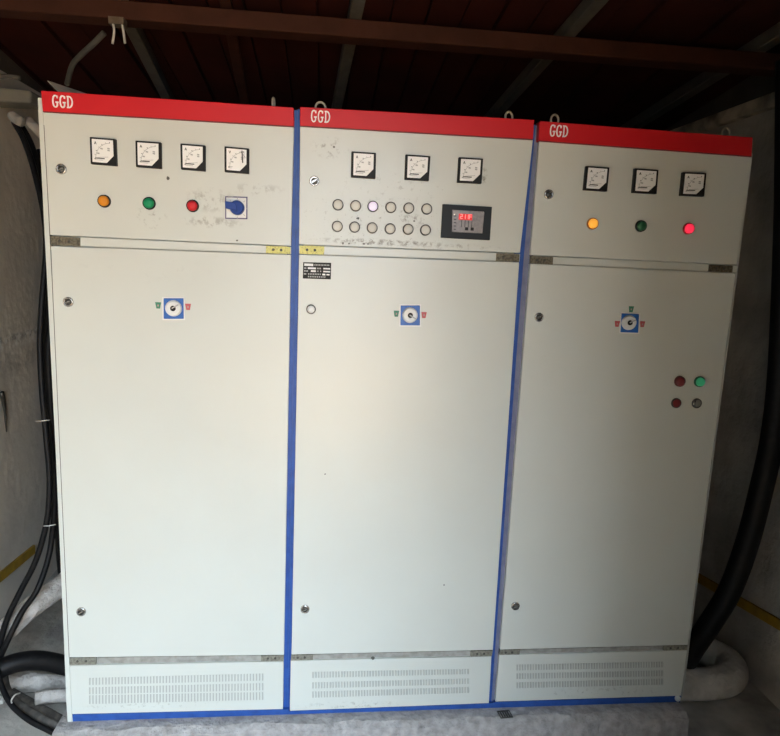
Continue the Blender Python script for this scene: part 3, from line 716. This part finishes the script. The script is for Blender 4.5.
p = atz(0, 701, FZ + .002)
tag(MB().box(p.x - .12, p.x + .02, p.y - .02, p.y + .01, FZ, FZ + .018).build('white_strip', M_tie, bevel=.003), 'small white strip on the floor beside the dusty cable loop', 'strip')
zc = atx(20, 338, WL).z
add_smudges(M_wall, [(WL, zc, .5, .045, 22, .47, .8), (WL, zc - .09, .5, .10, 9, .5, .3)], (.86, .84, .80))
add_smudges(M_wall, [(WL, zc + .012, .5, .022, 30, .46, .8), (WL, zc - .11, .5, .075, 6, .44, .45)], (.33, .31, .29))
# yellow earthing bars on the side walls
def bar(a, b, x, name, label, h=.048):
    A, B = atx(*a, x), atx(*b, x); e = (A - B); e.x = 0
    A2 = A + e * 1.6; yy = .012 if x < 0 else -.012
    vs = []
    for Pp in (A2, B):
        for dx in (0.0005, yy): 
            for dz in (-h / 2, h / 2): vs.append((x + (dx if x < 0 or dx < 0 else -dx), Pp.y, Pp.z + dz))
    fs = [(0, 1, 3, 2), (4, 5, 7, 6), (0, 1, 5, 4), (2, 3, 7, 6), (0, 2, 6, 4), (1, 3, 7, 5)]
    return tag(MB().add(vs, fs).build(name, M_yellowbar, bevel=.002), label, 'bar', 'yellow earthing bars')
bar((0, 576), (33, 549), WL, 'earthing_bar', 'yellow flat bar low on the left wall')
bar((785, 627), (693, 574), WR, 'earthing_bar', 'yellow flat bar low on the right wall')
# top left clutter
o = MB(); P = [at(9, 87, .9), at(31, 90, .9), at(31, 103, .9), at(10, 102, .9)]; P[0].x = P[3].x = WL + .001
o.hexa(P, [v + Vector((0, .15, 0)) for v in P]); blk = o.build('pale_block', mat('old_plaster_block', (.20, .19, .16), .9, bump=(20, .6, .01)), bevel=.01)
tag(blk, 'pale plaster block at the top of the left wall behind the cabinet', 'block')
cable([(-4, 77, .8), (8, 76.5, .8), (20, 78, .8)], .010, 'conduit', 'short pale conduit near the top of the left wall', 'conduit', M_rafter)
cable([(12, 115, .62), (16, 119, .61), (22, 122, .60)], .020, 'cable_gland', 'pale bulbous cable fitting at the head of the black cables', 'fitting', M_wrapdirty, n=3)
cable([(28, 121, .64), (36, 128, .62), (46, 138, .6)], .020, 'cable_lug', 'pale metal fitting tucked beside the left cabinet top', 'fitting', M_wrapdirty, n=3)
cable([(104, 33, .62), (92, 45, .66), (80, 56, .72), (72, 66, .8), (67, 84, .9)], .011, 'bent_conduit', 'dim grey bent conduit hanging behind the left cabinet top', 'conduit', M_rafter)
# scrap hanging from the beam
c_ = at(119, 32, BY0 - .01)
mb = MB(); mb.box(c_.x - .035, c_.x + .02, BY0 - .02, BY0 + .03, BB - .025, BB)
for dx, dz in ((-.022, .075), (.012, .07)):
    mb.tube(spline([(c_.x + dx, BY0 - .01, BB - .02), (c_.x + dx + .006, BY0 - .015, BB - .05), (c_.x + dx - .003 + (.012 if dx > 0 else 0), BY0 - .01, BB - .02 - dz)], 5), .0045, 8, mi=1)
tag(mb.build('hanging_scrap', [M_rust, M_tie]), 'small ragged scrap hanging from the roof beam above the left cabinet', 'scrap')
# dark crack marks and anchor on the left wall
P = atx(2, 405, WL)
mb = MB(); pts = [atx(0, 392, WL), atx(3, 408, WL), atx(5, 432, WL)]
for v in pts: v.x += .006
tag(mb.tube(spline(pts, 4), [.012 - .0012 * k for k in range(9)], 8).build('hanging_hook', M_dkmetal), 'dark pointed hook on the left wall at the photo edge', 'hook')

# ------------------------------------------------------------------ right side: hose and duct elbow
cable([(789, 60, .20), (787, 200, .20), (783.5, 300, .20), (779, 383, .20), (772, 440, .20), (761, 490, .19), (748, 540, .17), (730, 590, .16), (709, 625, .17), (692, 650, .20), (680, 672, .27)], .045, 'black_hose', 'thick black cable hose curving down beside the right cabinet', 'hose', M_rubber, n=8)
rz = FZ + .068
pts = [atz(a, b, rz + dz) for a, b, dz in [(662, 686, 0), (690, 684.5, 0), (714, 683, 0), (728, 679, 0), (732, 670, 0), (726, 661, 0), (713, 654, .0), (695, 645, .0)]]
tag(MB().tube(spline(pts, 6), .067, 20, wob=.035, seed=8).build('wrapped_duct', M_ductfilm), 'dirty white wrapped duct bending on the floor beside the right cabinet', 'duct')
# small grille-like scrap on the plinth at the second seam
mb = MB()
A, B, C_, D = [atz(a, b, .004) for a, b in [(497.5, 711.5), (509, 710.5), (512.5, 717), (501, 718)]]
mb.tube([A, B, C_, D], .003, 8, closed=True)
for k in range(1, 5):
    u = k / 5; mb.tube([A.lerp(B, u), D.lerp(C_, u)], .0025, 8)
tag(mb.build('wire_grid', M_dkmetal), 'small dark wire grid on the plinth below the seam of middle and right cabinets', 'grid')

for o in bpy.data.objects:
    if '_w' in o: del o['_w']
